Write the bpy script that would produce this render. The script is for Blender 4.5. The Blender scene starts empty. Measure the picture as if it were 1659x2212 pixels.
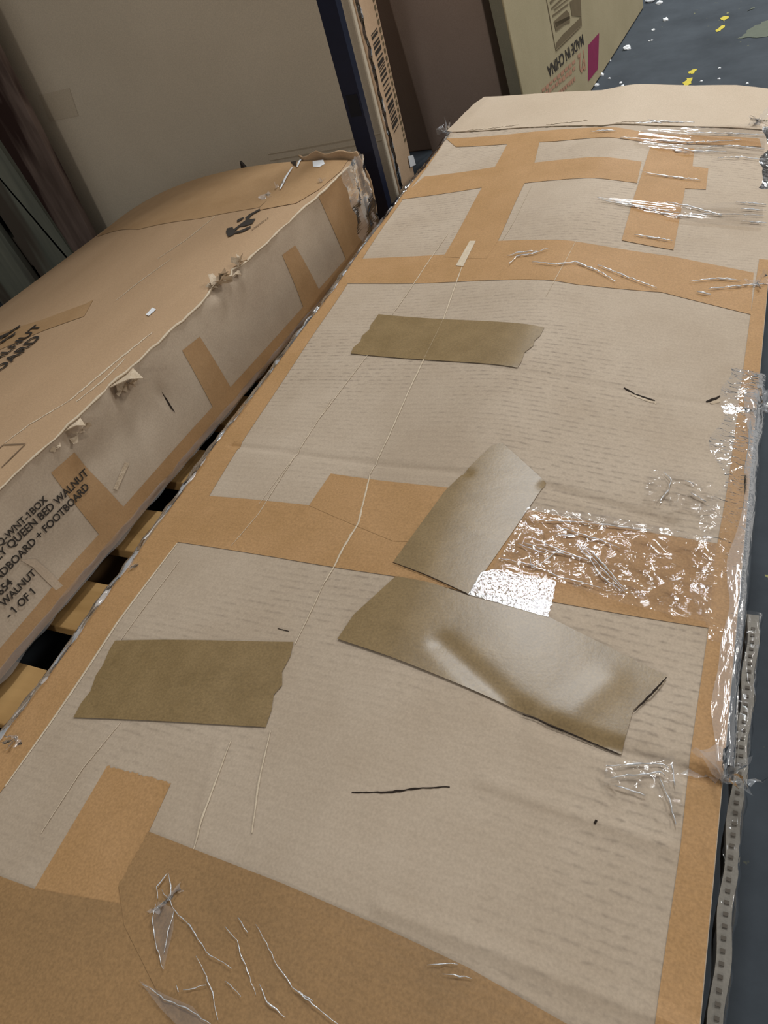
import bpy, bmesh, math, random
import numpy as np
from mathutils import Vector, Matrix, noise as mnoise

random.seed(7); RNG = np.random.default_rng(7)
scn = bpy.context.scene
COL = scn.collection

# ------------------------------------------------------------------ camera
W, H = 1659, 2212
FPX = 1555.0
CX, CY = 829.5, 1106.0
CAMZ = 0.85                                    # phone held 0.85 m above the floor
def _frame():
    d = np.array([1400 - CX, 2650 - CY, FPX]); d /= np.linalg.norm(d)      # straight down
    y = np.array([1795 - CX, -850 - CY, FPX]); y -= d * (y @ d); y /= np.linalg.norm(y)   # along the long carton
    z = -d
    return np.array([np.cross(y, z), y, z])
RC = _frame()
CAM = np.array([0, 0, CAMZ])
cd = bpy.data.cameras.new('camera'); cam = bpy.data.objects.new('camera', cd); COL.objects.link(cam)
cd.sensor_fit = 'VERTICAL'; cd.sensor_height = 24.0; cd.lens = FPX * 24.0 / H
cd.clip_start = 0.02; cd.clip_end = 60
r_, u_, b_ = RC @ [1, 0, 0], -(RC @ [0, 1, 0]), -(RC @ [0, 0, 1])
cam.matrix_world = Matrix(((r_[0], u_[0], b_[0], 0), (r_[1], u_[1], b_[1], 0), (r_[2], u_[2], b_[2], CAMZ), (0, 0, 0, 1)))
scn.camera = cam

# ------------------------------------------------------------------ light
world = bpy.data.worlds.new('world'); scn.world = world; world.use_nodes = True
world.node_tree.nodes['Background'].inputs[0].default_value = (0.95, 0.93, 0.90, 1)
world.node_tree.nodes['Background'].inputs[1].default_value = 0.37
def area(name, loc, target, size, sy, power, col):
    l = bpy.data.lights.new(name, 'AREA'); l.shape = 'RECTANGLE'; l.size = size; l.size_y = sy
    l.energy = power; l.color = col
    o = bpy.data.objects.new(name, l); COL.objects.link(o); o.location = loc
    o.rotation_euler = (Vector(target) - Vector(loc)).to_track_quat('-Z', 'Y').to_euler()
    return o
area('ceiling_lamp', (-0.15, 2.75, 3.4), (-0.15, 2.75, 0), 0.35, 1.3, 78, (0.93, 0.97, 1.0))
area('ceiling_lamp', (0.25, 7.2, 3.4), (0.25, 7.2, 0), 0.35, 1.3, 150, (0.90, 0.96, 1.0))
area('ceiling_lamp', (3.4, 3.0, 3.4), (3.4, 3.0, 0), 0.35, 1.3, 110, (1.0, 0.97, 0.92))
area('ceiling_lamp', (0.9, -6.0, 3.4), (0.9, -6.0, 0), 0.35, 1.3, 150, (1.0, 0.96, 0.90))
scn.view_settings.view_transform = 'Standard'; scn.view_settings.look = 'None'
scn.view_settings.gamma = 1; scn.view_settings.use_curve_mapping = False
scn.view_settings.exposure = 0.0

# ------------------------------------------------------------------ helpers
def srgb(r, g, b):
    f = lambda v: (v / 255) / 12.92 if v / 255 <= 0.04045 else ((v / 255 + 0.055) / 1.055) ** 2.4
    return (f(r), f(g), f(b), 1)
def ray(px):
    return RC @ np.array([px[0] - CX, px[1] - CY, FPX])

class Surf:
    """A sheet: origin, two unit axes, a normal and a height h(a, b) above the plane."""
    def __init__(s, O, ea, eb, h=None):
        s.O = np.array(O, float); s.ea = np.array(ea, float); s.ea /= np.linalg.norm(s.ea)
        s.eb = np.array(eb, float); s.eb -= s.ea * (s.eb @ s.ea); s.eb /= np.linalg.norm(s.eb)
        s.en = np.cross(s.ea, s.eb); s.h = h or (lambda a, b: np.zeros_like(np.asarray(a, float)))
    def pos(s, a, b, e=0.0):
        a = np.asarray(a, float); b = np.asarray(b, float)
        z = s.h(a, b) + e
        return s.O + a[..., None] * s.ea + b[..., None] * s.eb + z[..., None] * s.en
    def hit(s, px):
        r = ray(px); k = 0.0
        for _ in range(25):
            t = ((s.O - CAM) @ s.en + k) / (r @ s.en)
            q = CAM + t * r - s.O
            a, b = q @ s.ea, q @ s.eb
            k += 0.7 * (float(s.h(np.array(a), np.array(b))) - k)
        return (a, b)
    def hits(s, pts):
        return [s.hit(p) for p in pts]

class Geo:
    def __init__(s): s.v = []; s.f = []
    def add(s, vs, fs):
        n = len(s.v); s.v += [tuple(map(float, p)) for p in vs]; s.f += [tuple(i + n for i in f) for f in fs]
        return s
    def box(s, x0, x1, y0, y1, z0, z1):
        return s.add([(x, y, z) for x in (x0, x1) for y in (y0, y1) for z in (z0, z1)],
                     [(0, 1, 3, 2), (4, 6, 7, 5), (0, 4, 5, 1), (2, 3, 7, 6), (0, 2, 6, 4), (1, 5, 7, 3)])
    def hexa(s, p):          # p: 4 bottom corners (ccw), 4 top corners
        return s.add(p, [(3, 2, 1, 0), (4, 5, 6, 7), (0, 1, 5, 4), (1, 2, 6, 5), (2, 3, 7, 6), (3, 0, 4, 7)])
    def grid(s, P, flip=False):
        P = np.asarray(P); n, m = P.shape[:2]
        fs = []
        for i in range(n - 1):
            for j in range(m - 1):
                q = (i * m + j, (i + 1) * m + j, (i + 1) * m + j + 1, i * m + j + 1)
                fs.append(q[::-1] if flip else q)
        return s.add(P.reshape(-1, 3), fs)
    def tube(s, path, rad, n=5):
        P = [Vector(p) for p in path]; k = len(P)
        rads = rad if hasattr(rad, '__len__') else [rad] * k
        base = len(s.v)
        for i, p in enumerate(P):
            t = (P[min(i + 1, k - 1)] - P[max(i - 1, 0)]).normalized()
            u = t.cross(Vector((0.13, 0.2, 1))).normalized(); w = t.cross(u)
            for j in range(n):
                a = 2 * math.pi * j / n
                s.v.append(tuple(p + (u * math.cos(a) + w * math.sin(a)) * rads[i]))
        for i in range(k - 1):
            for j in range(n):
                s.f.append((base + i * n + j, base + i * n + (j + 1) % n, base + (i + 1) * n + (j + 1) % n, base + (i + 1) * n + j))
        s.f.append(tuple(base + j for j in range(n))[::-1]); s.f.append(tuple(base + (k - 1) * n + j for j in range(n)))
        return s

def link(name, geo, mat, parent=None, smooth=False, bevel=0, solid=0, merge=0):
    me = bpy.data.meshes.new(name); me.from_pydata(geo.v, [], geo.f); me.update()
    if merge:
        bm = bmesh.new(); bm.from_mesh(me); bmesh.ops.remove_doubles(bm, verts=bm.verts, dist=merge); bm.to_mesh(me); bm.free()
    me.materials.append(mat)
    if smooth: me.polygons.foreach_set('use_smooth', [True] * len(me.polygons))
    o = bpy.data.objects.new(name, me); COL.objects.link(o)
    if parent is not None:
        o.parent = parent; acc = Vector((0, 0, 0)); p = parent
        while p is not None: acc += p.location; p = p.parent
        o.location = -acc                       # meshes are drawn in room coordinates
    if bevel:
        m = o.modifiers.new('bevel', 'BEVEL'); m.width = bevel; m.segments = 2; m.limit_method = 'ANGLE'
    if solid:
        m = o.modifiers.new('thickness', 'SOLIDIFY'); m.thickness = solid; m.offset = -1
    return o
def thing(name, label, cat, loc, group=None):
    o = bpy.data.objects.new(name, None); COL.objects.link(o); o.location = loc; o.empty_display_size = 0.05
    o['label'] = label; o['category'] = cat
    if group: o['group'] = group
    return o
def struct(o): o['kind'] = 'structure'; return o

def inside(poly, x, y):
    c = np.zeros(np.shape(x), bool); n = len(poly)
    for i in range(n):
        x0, y0 = poly[i]; x1, y1 = poly[(i + 1) % n]
        if y0 == y1: continue
        k = ((y0 > y) != (y1 > y)) & (x < (x1 - x0) * (y - y0) / (y1 - y0) + x0)
        c ^= k
    return c
def clip_cell(poly, a0, a1, b0, b1):
    for ax, lim, sg in ((0, a0, 1), (0, a1, -1), (1, b0, 1), (1, b1, -1)):
        out = []
        for i in range(len(poly)):
            p, q = poly[i], poly[(i + 1) % len(poly)]
            dp, dq = (p[ax] - lim) * sg, (q[ax] - lim) * sg
            if dp >= 0: out.append(p)
            if (dp > 0 > dq) or (dp < 0 < dq):
                t = dp / (dp - dq); out.append((p[0] + (q[0] - p[0]) * t, p[1] + (q[1] - p[1]) * t))
        poly = out
        if len(poly) < 3: return []
    return poly
def sheet(surf, poly, eps, da=0.005, db=0.004, wrinkle=None):
    """A polygon given in the sheet's own (a, b) laid on the surface, cut along the surface grid."""
    g = Geo(); A = [p[0] for p in poly]; B = [p[1] for p in poly]
    i0, i1 = math.floor(min(A) / da), math.ceil(max(A) / da); j0, j1 = math.floor(min(B) / db), math.ceil(max(B) / db)
    ga = np.arange(i0, i1 + 1) * da; gb = np.arange(j0, j1 + 1) * db
    IN = inside(poly, ga[:, None] + np.zeros((1, len(gb))), gb[None, :] + np.zeros((len(ga), 1)))
    edge = set()
    for k in range(len(poly)):
        p, q = poly[k], poly[(k + 1) % len(poly)]
        n = int(max(abs(q[0] - p[0]) / da, abs(q[1] - p[1]) / db) * 10) + 2
        for t in np.linspace(0, 1, n): edge.add((math.floor((p[0] + (q[0] - p[0]) * t) / da) - i0, math.floor((p[1] + (q[1] - p[1]) * t) / db) - j0))
    mixed = IN[:-1, :-1] | IN[1:, :-1] | IN[:-1, 1:] | IN[1:, 1:]; mixed &= ~(IN[:-1, :-1] & IN[1:, :-1] & IN[:-1, 1:] & IN[1:, 1:])
    edge |= set(map(tuple, np.argwhere(mixed)))
    idx = {}; vs = []; fs = []
    def vid(p):
        k = (round(p[0], 6), round(p[1], 6))
        if k not in idx: idx[k] = len(vs); vs.append(k)
        return idx[k]
    for i in range(len(ga) - 1):
        for j in range(len(gb) - 1):
            if (i, j) in edge:
                c = clip_cell(poly, ga[i], ga[i + 1], gb[j], gb[j + 1])
                if len(c) >= 3:
                    ids = []
                    for p in c:
                        q = vid(p)
                        if q not in ids: ids.append(q)
                    if len(ids) >= 3: fs.append(tuple(ids))
            elif IN[i, j]:
                fs.append(tuple(vid(p) for p in ((ga[i], gb[j]), (ga[i + 1], gb[j]), (ga[i + 1], gb[j + 1]), (ga[i], gb[j + 1]))))
    if not vs: return g
    ab = np.array(vs); e = eps if wrinkle is None else eps + wrinkle(ab[:, 0], ab[:, 1])
    P = surf.pos(ab[:, 0], ab[:, 1], e)
    # orient every face along the normal
    ff = []
    for f in fs:
        q = ab[list(f)]; ar = np.sum(q[:, 0] * np.roll(q[:, 1], -1) - np.roll(q[:, 0], -1) * q[:, 1])
        ff.append(f if ar > 0 else f[::-1])
    return g.add(P, ff)
def jag(poly, edges, amp, step, rnd=0.6):
    """Cuts a torn or saw-toothed edge into the given sides of a polygon."""
    out = []
    for k in range(len(poly)):
        p, q = np.array(poly[k]), np.array(poly[(k + 1) % len(poly)])
        out.append(tuple(p))
        if k in edges:
            L = np.linalg.norm(q - p); n = max(2, int(L / step)); nn = np.array([-(q - p)[1], (q - p)[0]]) / L
            for i in range(1, n):
                t = (i + random.uniform(-.25, .25)) / n
                out.append(tuple(p + (q - p) * t + nn * (amp * (1 if i % 2 else -1) * (1 - rnd) + random.uniform(-amp, amp) * rnd)))
    return out
def ribbon(surf, pts, width, eps, step=0.006, jit=0.0):
    """A narrow raised line that follows the surface."""
    P = [np.array(p) for p in pts]; g = Geo(); rows = []
    for p, q in zip(P, P[1:]):
        n = max(1, int(np.linalg.norm(q - p) / step))
        for i in range(n): rows.append(p + (q - p) * i / n)
    rows.append(P[-1]); k = len(rows); ab = []
    for i, p in enumerate(rows):
        d = rows[min(i + 1, k - 1)] - rows[max(i - 1, 0)]; d = d / (np.linalg.norm(d) + 1e-9)
        nn = np.array([-d[1], d[0]]); w = width * (0.55 + 0.45 * math.sin(math.pi * (i + .5) / k)) * random.uniform(1 - jit, 1 + jit) / 2
        p = p + nn * random.uniform(-1, 1) * width * jit * .5
        ab += [(p - nn * w, 0), (p, 1), (p + nn * w, 0)]
    a = np.array([x[0][0] for x in ab]); b = np.array([x[0][1] for x in ab]); e = eps + np.array([x[1] for x in ab]) * width * .10
    V = surf.pos(a, b, e); fs = []
    for i in range(k - 1):
        o = i * 3; fs += [(o, o + 1, o + 4, o + 3), (o + 1, o + 2, o + 5, o + 4)]
    return g.add(V, [f[::-1] for f in fs])

# ------------------------------------------------------------------ materials
def nodes(name):
    m = bpy.data.materials.new(name); m.use_nodes = True; nt = m.node_tree
    return m, nt, nt.nodes['Principled BSDF'], lambda t, **k: _nd(nt, t, k)
def _nd(nt, t, k):
    n = nt.nodes.new(t)
    for a, v in k.items():
        if a.startswith('i_'): n.inputs[a[2:].replace('_', ' ')].default_value = v
        else: setattr(n, a, v)
    return n
def paper(name, c1, c2, rough=0.7, spec=0.25, scale=9, bump=0.12, flute=0.0, flute_axis='Y', flute_scale=35, dashes=0.0, dash_col=(104, 92, 80), fibre=0.5, coat=0.0, coat_rough=0.25, grain=(1, 1, 1)):
    m, nt, bs, N = nodes(name); L = nt.links.new
    tc = N('ShaderNodeTexCoord'); mp = N('ShaderNodeMapping'); mp.inputs['Scale'].default_value = grain
    L(tc.outputs['Object'], mp.inputs['Vector'])
    n1 = N('ShaderNodeTexNoise', i_Scale=scale, i_Detail=6.0, i_Roughness=0.6); L(mp.outputs[0], n1.inputs['Vector'])
    cr = N('ShaderNodeValToRGB'); cr.color_ramp.elements[0].position = 0.32; cr.color_ramp.elements[1].position = 0.68
    cr.color_ramp.elements[0].color = srgb(*c1); cr.color_ramp.elements[1].color = srgb(*c2); L(n1.outputs['Fac'], cr.inputs[0])
    n2 = N('ShaderNodeTexNoise', i_Scale=420.0, i_Detail=3.0); L(tc.outputs['Object'], n2.inputs['Vector'])
    mr = N('ShaderNodeMapRange', i_From_Min=0.3, i_From_Max=0.7, i_To_Min=1 - 0.16 * fibre, i_To_Max=1 + 0.16 * fibre); L(n2.outputs['Fac'], mr.inputs[0])
    mx = N('ShaderNodeMix', data_type='RGBA', blend_type='MULTIPLY'); mx.inputs[0].default_value = 1
    L(cr.outputs[0], mx.inputs[6]); L(mr.outputs[0], mx.inputs[7]); col = mx.outputs[2]
    hsum = n2.outputs['Fac']; hs = 0.25
    if flute or dashes:
        wv = N('ShaderNodeTexWave', bands_direction=flute_axis, i_Scale=flute_scale, i_Distortion=1.1, i_Detail=1.0); wv.inputs['Detail Scale'].default_value = 0.6
        L(tc.outputs['Object'], wv.inputs['Vector'])
    if dashes:
        m2 = N('ShaderNodeMapping'); m2.inputs['Scale'].default_value = (100, 170, 22) if flute_axis == 'Y' else (170, 100, 22)
        L(tc.outputs['Object'], m2.inputs['Vector'])
        n3 = N('ShaderNodeTexNoise', i_Scale=1.0, i_Detail=4.0); L(m2.outputs[0], n3.inputs['Vector'])
        r3 = N('ShaderNodeMapRange', i_From_Min=0.42, i_From_Max=0.75); L(n3.outputs['Fac'], r3.inputs[0])
        n4 = N('ShaderNodeTexNoise', i_Scale=3.2, i_Detail=2.0); L(tc.outputs['Object'], n4.inputs['Vector'])
        r4 = N('ShaderNodeMapRange', i_From_Min=0.38, i_From_Max=0.62); L(n4.outputs['Fac'], r4.inputs[0])
        p = N('ShaderNodeMath', operation='POWER'); p.inputs[1].default_value = 3.0; L(wv.outputs['Fac'], p.inputs[0])
        a = N('ShaderNodeMath', operation='MULTIPLY'); L(p.outputs[0], a.inputs[0]); L(r3.outputs[0], a.inputs[1])
        b = N('ShaderNodeMath', operation='MULTIPLY'); L(a.outputs[0], b.inputs[0]); L(r4.outputs[0], b.inputs[1])
        c = N('ShaderNodeMath', operation='MULTIPLY', use_clamp=True); c.inputs[1].default_value = dashes; L(b.outputs[0], c.inputs[0])
        mx2 = N('ShaderNodeMix', data_type='RGBA'); L(c.outputs[0], mx2.inputs[0]); L(col, mx2.inputs[6]); mx2.inputs[7].default_value = srgb(*dash_col); col = mx2.outputs[2]
    L(col, bs.inputs['Base Color'])
    bs.inputs['Roughness'].default_value = rough; bs.inputs['Specular IOR Level'].default_value = spec
    bs.inputs['Coat Weight'].default_value = coat; bs.inputs['Coat Roughness'].default_value = coat_rough
    bp = N('ShaderNodeBump', i_Strength=bump, i_Distance=0.0012); L(n2.outputs['Fac'], bp.inputs['Height']); last = bp
    b3 = N('ShaderNodeBump', i_Strength=min(1, bump * 2), i_Distance=0.004); L(n1.outputs['Fac'], b3.inputs['Height']); L(last.outputs[0], b3.inputs['Normal']); last = b3
    if flute:
        b2 = N('ShaderNodeBump', i_Strength=flute, i_Distance=0.0012); L(wv.outputs['Fac'], b2.inputs['Height']); L(last.outputs[0], b2.inputs['Normal']); last = b2
    L(last.outputs[0], bs.inputs['Normal'])
    return m
def film(name, base=0.05, rough=0.08, milk=0.03, bump=0.6, scale=(60, 160, 60), tint=(1, 1, 1)):
    """Clear stretch film: mostly see-through, glossy where its wrinkles catch a lamp."""
    m, nt, bs, N = nodes(name); L = nt.links.new; nt.nodes.remove(bs); out = nt.nodes['Material Output']
    tc = N('ShaderNodeTexCoord'); mp = N('ShaderNodeMapping'); mp.inputs['Scale'].default_value = scale; L(tc.outputs['Object'], mp.inputs[0])
    n1 = N('ShaderNodeTexNoise', i_Scale=1.0, i_Detail=3.0, i_Distortion=0.8); L(mp.outputs[0], n1.inputs['Vector'])
    bp = N('ShaderNodeBump', i_Strength=bump, i_Distance=0.003); L(n1.outputs['Fac'], bp.inputs['Height'])
    gl = N('ShaderNodeBsdfGlossy', i_Roughness=rough); L(bp.outputs[0], gl.inputs['Normal'])
    tr = N('ShaderNodeBsdfTransparent'); tr.inputs[0].default_value = (*[0.997 * t for t in tint], 1)
    df = N('ShaderNodeBsdfDiffuse'); df.inputs[0].default_value = (0.85, 0.87, 0.9, 1)
    fr = N('ShaderNodeFresnel', i_IOR=1.22); L(bp.outputs[0], fr.inputs['Normal'])
    ad = N('ShaderNodeMath', operation='ADD', use_clamp=True); ad.inputs[1].default_value = base; hf = N('ShaderNodeMath', operation='MULTIPLY'); hf.inputs[1].default_value = 1.0; L(fr.outputs[0], hf.inputs[0]); L(hf.outputs[0], ad.inputs[0])
    m1 = N('ShaderNodeMixShader'); m1.inputs[0].default_value = milk; L(tr.outputs[0], m1.inputs[1]); L(df.outputs[0], m1.inputs[2])
    m2 = N('ShaderNodeMixShader'); L(ad.outputs[0], m2.inputs[0]); L(m1.outputs[0], m2.inputs[1]); L(gl.outputs[0], m2.inputs[2])
    L(m2.outputs[0], out.inputs['Surface'])
    return m
def plain(name, c, rough=0.6, spec=0.3, metal=0.0):
    m, nt, bs, N = nodes(name); L = nt.links.new
    n = N('ShaderNodeTexNoise', i_Scale=40.0, i_Detail=4.0); tc = N('ShaderNodeTexCoord'); L(tc.outputs['Object'], n.inputs['Vector'])
    mr = N('ShaderNodeMapRange', i_To_Min=0.82, i_To_Max=1.18); L(n.outputs['Fac'], mr.inputs[0])
    mx = N('ShaderNodeMix', data_type='RGBA', blend_type='MULTIPLY'); mx.inputs[0].default_value = 1; mx.inputs[6].default_value = srgb(*c); L(mr.outputs[0], mx.inputs[7])
    L(mx.outputs[2], bs.inputs['Base Color']); bs.inputs['Roughness'].default_value = rough; bs.inputs['Specular IOR Level'].default_value = spec; bs.inputs['Metallic'].default_value = metal
    return m
def wood(name, c1, c2, axis=(3, 40, 40), rough=0.75, stain=None):
    m, nt, bs, N = nodes(name); L = nt.links.new
    tc = N('ShaderNodeTexCoord'); mp = N('ShaderNodeMapping'); mp.inputs['Scale'].default_value = axis; L(tc.outputs['Object'], mp.inputs[0])
    n = N('ShaderNodeTexNoise', i_Scale=1.0, i_Detail=7.0, i_Distortion=0.5); L(mp.outputs[0], n.inputs['Vector'])
    cr = N('ShaderNodeValToRGB'); cr.color_ramp.elements[0].position = 0.3; cr.color_ramp.elements[1].position = 0.7
    cr.color_ramp.elements[0].color = srgb(*c1); cr.color_ramp.elements[1].color = srgb(*c2); L(n.outputs['Fac'], cr.inputs[0]); col = cr.outputs[0]
    if stain:
        mq = N('ShaderNodeMapping'); mq.inputs['Scale'].default_value = tuple(v * 0.35 for v in axis); L(tc.outputs['Object'], mq.inputs[0])
        n2 = N('ShaderNodeTexNoise', i_Scale=1.0, i_Detail=3.0); L(mq.outputs[0], n2.inputs['Vector'])
        r2 = N('ShaderNodeMapRange', i_From_Min=0.52, i_From_Max=0.62); L(n2.outputs['Fac'], r2.inputs[0])
        mx = N('ShaderNodeMix', data_type='RGBA'); L(r2.outputs[0], mx.inputs[0]); L(col, mx.inputs[6]); mx.inputs[7].default_value = srgb(*stain); col = mx.outputs[2]
    L(col, bs.inputs['Base Color']); bs.inputs['Roughness'].default_value = rough; bs.inputs['Specular IOR Level'].default_value = 0.2
    bp = N('ShaderNodeBump', i_Strength=0.4, i_Distance=0.002); L(n.outputs['Fac'], bp.inputs['Height']); L(bp.outputs[0], bs.inputs['Normal'])
    return m

M = {}
M['kraft'] = paper('kraft_board', (170, 152, 131), (184, 167, 147), flute=0.10, dashes=0.7, scale=6, bump=0.06)
M['kraft_plain'] = paper('plain_board', (184, 165, 142), (192, 174, 152), scale=5, bump=0.05)
M['tan'] = paper('tan_tape', (166, 129, 86), (176, 138, 96), rough=0.6, spec=0.2, scale=14, bump=0.08, flute=0.06, fibre=0.8)
M['tan_deep'] = paper('double_tan_tape', (142, 112, 76), (156, 122, 82), rough=0.45, spec=0.4, scale=9, bump=0.08, flute=0.05, fibre=0.9)
M['olive'] = paper('olive_paper_tape', (126, 104, 68), (140, 117, 80), rough=0.38, spec=0.6, scale=26, bump=0.05, fibre=0.9)
M['bed'] = paper('bed_carton_board', (170, 140, 108), (182, 152, 120), scale=5, bump=0.08, grain=(1, .35, 1))
M['bed_side'] = paper('bed_carton_side', (170, 152, 132), (190, 173, 152), scale=7, bump=0.1)
M['bed_pale'] = paper('bed_carton_peeled', (176, 156, 134), (186, 167, 145), scale=20)
M['bed_tape'] = paper('bed_carton_tape', (164, 130, 92), (176, 142, 104), rough=0.45, spec=0.4, scale=14)
M['torn'] = paper('torn_paper', (186, 166, 140), (206, 188, 164), scale=60, bump=0.4)
M['scuff'] = paper('scuffed_line', (196, 178, 152), (206, 190, 166), scale=60, bump=0.2)
M['ink'] = plain('black_ink', (52, 46, 40), 0.7)
M['faint_ink'] = plain('faint_ink', (118, 98, 76), 0.7)
M['slit_edge_shade'] = plain('slit_and_edge_shade', (40, 30, 22), 0.9)
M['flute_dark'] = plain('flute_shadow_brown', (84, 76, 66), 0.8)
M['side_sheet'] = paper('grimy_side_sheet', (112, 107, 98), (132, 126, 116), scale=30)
M['panel'] = paper('tall_carton_board', (188, 176, 156), (196, 184, 164), scale=4, bump=0.04)
M['panel_tape'] = paper('tall_carton_tape', (180, 167, 146), (186, 173, 152), scale=8)
M['navy'] = plain('navy_paint', (20, 26, 46), 0.45, 0.3)
M['navy_dark'] = plain('dark_navy_patch', (12, 16, 26), 0.5, 0.3)
M['slim'] = paper('slim_carton_board', (186, 156, 126), (196, 168, 138), scale=12)
M['brown'] = paper('brown_carton_board', (152, 135, 125), (160, 143, 132), scale=5, bump=0.04)
M['olive_board'] = paper('olive_carton_board', (154, 142, 112), (164, 151, 121), scale=5)
M['grey_edge'] = paper('grey_green_edge', (116, 114, 98), (128, 124, 108), scale=9)
M['magenta'] = plain('magenta_print', (128, 36, 74), 0.6)
M['red_ink'] = plain('faded_red_ink', (166, 124, 100), 0.7)
M['label_ink'] = plain('brown_label_ink', (104, 90, 66), 0.7)
M['film'] = film('stretch_film', 0.0, 0.07, 0.01, 0.24, (14, 130, 60))
M['film_crinkle'] = film('crinkled_film', 0.03, 0.07, 0.01, 0.42, (80, 140, 90))
M['film_edge'] = film('bunched_film', 0.05, 0.10, 0.14, 0.5, (120, 24, 120))
M['film_soft'] = film('loose_film', 0.02, 0.10, 0.07, 0.5, (60, 60, 60))
M['film_grey'] = film('greyed_film', 0.06, 0.12, 0.32, 0.5, (120, 24, 120))
M['fold_highlight'] = film('film_fold_highlight', 0.25, 0.2, 0.65, 0.4, (90, 90, 90))  # milky white carries the highlight along the film folds
M['glint_tape'] = film('clear_tape', 0.40, 0.15, 0.04, 0.42, (230, 280, 260))
M['pallet'] = wood('pallet_pine', (150, 116, 70), (178, 142, 92), axis=(3, 30, 30))
M['pallet_end'] = wood('pallet_stringer', (120, 92, 60), (140, 110, 74), axis=(30, 3, 30))
M['old_red'] = wood('weathered_red_wood', (84, 70, 63), (114, 98, 90), axis=(40, 40, 7), stain=(50, 34, 30))
M['old_grey'] = wood('weathered_grey_wood', (92, 95, 86), (122, 123, 110), axis=(24, 24, 2.4), stain=(80, 72, 63))
M['splinter_gap_shade'] = wood('splinter_and_gap_shade', (40, 34, 30), (54, 46, 40), axis=(24, 24, 3))  # splinter wood; also paints the shade in the old pallet's gaps
M['white'] = plain('white_scrap', (232, 234, 236), 0.6)
M['yellow'] = plain('yellow_paint', (196, 178, 58), 0.7)
M['dull_yellow'] = plain('dull_green_yellow', (88, 93, 78), 0.7)

# concrete floor
def floor_mat():
    m, nt, bs, N = nodes('dark_concrete'); L = nt.links.new
    tc = N('ShaderNodeTexCoord')
    n = N('ShaderNodeTexNoise', i_Scale=4.0, i_Detail=8.0, i_Roughness=0.65); L(tc.outputs['Object'], n.inputs['Vector'])
    cr = N('ShaderNodeValToRGB'); cr.color_ramp.elements[0].position = 0.3; cr.color_ramp.elements[1].position = 0.72
    cr.color_ramp.elements[0].color = srgb(49, 54, 59); cr.color_ramp.elements[1].color = srgb(72, 78, 84); L(n.outputs['Fac'], cr.inputs[0])
    n2 = N('ShaderNodeTexNoise', i_Scale=46.0, i_Detail=3.0); L(tc.outputs['Object'], n2.inputs['Vector'])
    r2 = N('ShaderNodeMapRange', i_From_Min=0.70, i_From_Max=0.74); L(n2.outputs['Fac'], r2.inputs[0])
    n3 = N('ShaderNodeTexNoise', i_Scale=2.2); L(tc.outputs['Object'], n3.inputs['Vector'])
    r3 = N('ShaderNodeMapRange', i_From_Min=0.5, i_From_Max=0.6); L(n3.outputs['Fac'], r3.inputs[0])
    mu = N('ShaderNodeMath', operation='MULTIPLY'); L(r2.outputs[0], mu.inputs[0]); L(r3.outputs[0], mu.inputs[1])
    mx = N('ShaderNodeMix', data_type='RGBA'); L(mu.outputs[0], mx.inputs[0]); L(cr.outputs[0], mx.inputs[6]); mx.inputs[7].default_value = srgb(150, 146, 96)
    L(mx.outputs[2], bs.inputs['Base Color']); bs.inputs['Roughness'].default_value = 0.75; bs.inputs['Specular IOR Level'].default_value = 0.15
    bp = N('ShaderNodeBump', i_Strength=0.3, i_Distance=0.004); L(n.outputs['Fac'], bp.inputs['Height']); L(bp.outputs[0], bs.inputs['Normal'])
    return m
M['floor'] = floor_mat()
M['wall'] = plain('dim_wall', (74, 70, 66), 0.9)

# ------------------------------------------------------------------ setting
floor = struct(link('floor', Geo().box(-3.2, 3.2, -3, 9, -0.05, 0), M['floor']))
struct(link('wall_left', Geo().box(-3.3, -3.2, -3, 9, 0, 3.6), M['wall']))
struct(link('wall_back', Geo().box(-3.2, 3.2, 9, 9.1, 0, 3.6), M['wall']))
FLOOR = Surf((0, 0, 0), (1, 0, 0), (0, 1, 0))

# ------------------------------------------------------------------ pallet
DECK = CAMZ - 0.70
pallet = thing('pallet', 'pale pine pallet with spaced deck boards under the two flat cartons', 'pallet', (-0.6, 0.5, 0))
slat_y = [0.799 + 0.1475 * k for k in range(-8, 5)]
for y in slat_y:
    w = 0.0425 + random.uniform(-.002, .002)
    x0, x1 = -1.36 + random.uniform(-.01, .01), -0.02 + random.uniform(-.01, .01)
    link('deck_board', Geo().box(x0, x1, y - w, y + w, DECK - 0.02, DECK), M['pallet'], pallet, bevel=0.002)
for x in (-1.30, -0.70, -0.08):
    link('stringer', Geo().box(x - .035, x + .035, slat_y[0] - .04, slat_y[-1] + .04, 0.02, DECK - 0.02), M['pallet_end'], pallet)
for y in (slat_y[0], slat_y[6], slat_y[-1]):
    link('bottom_board', Geo().box(-1.36, -0.02, y - .045, y + .045, 0, 0.02), M['pallet_end'], pallet)

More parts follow.
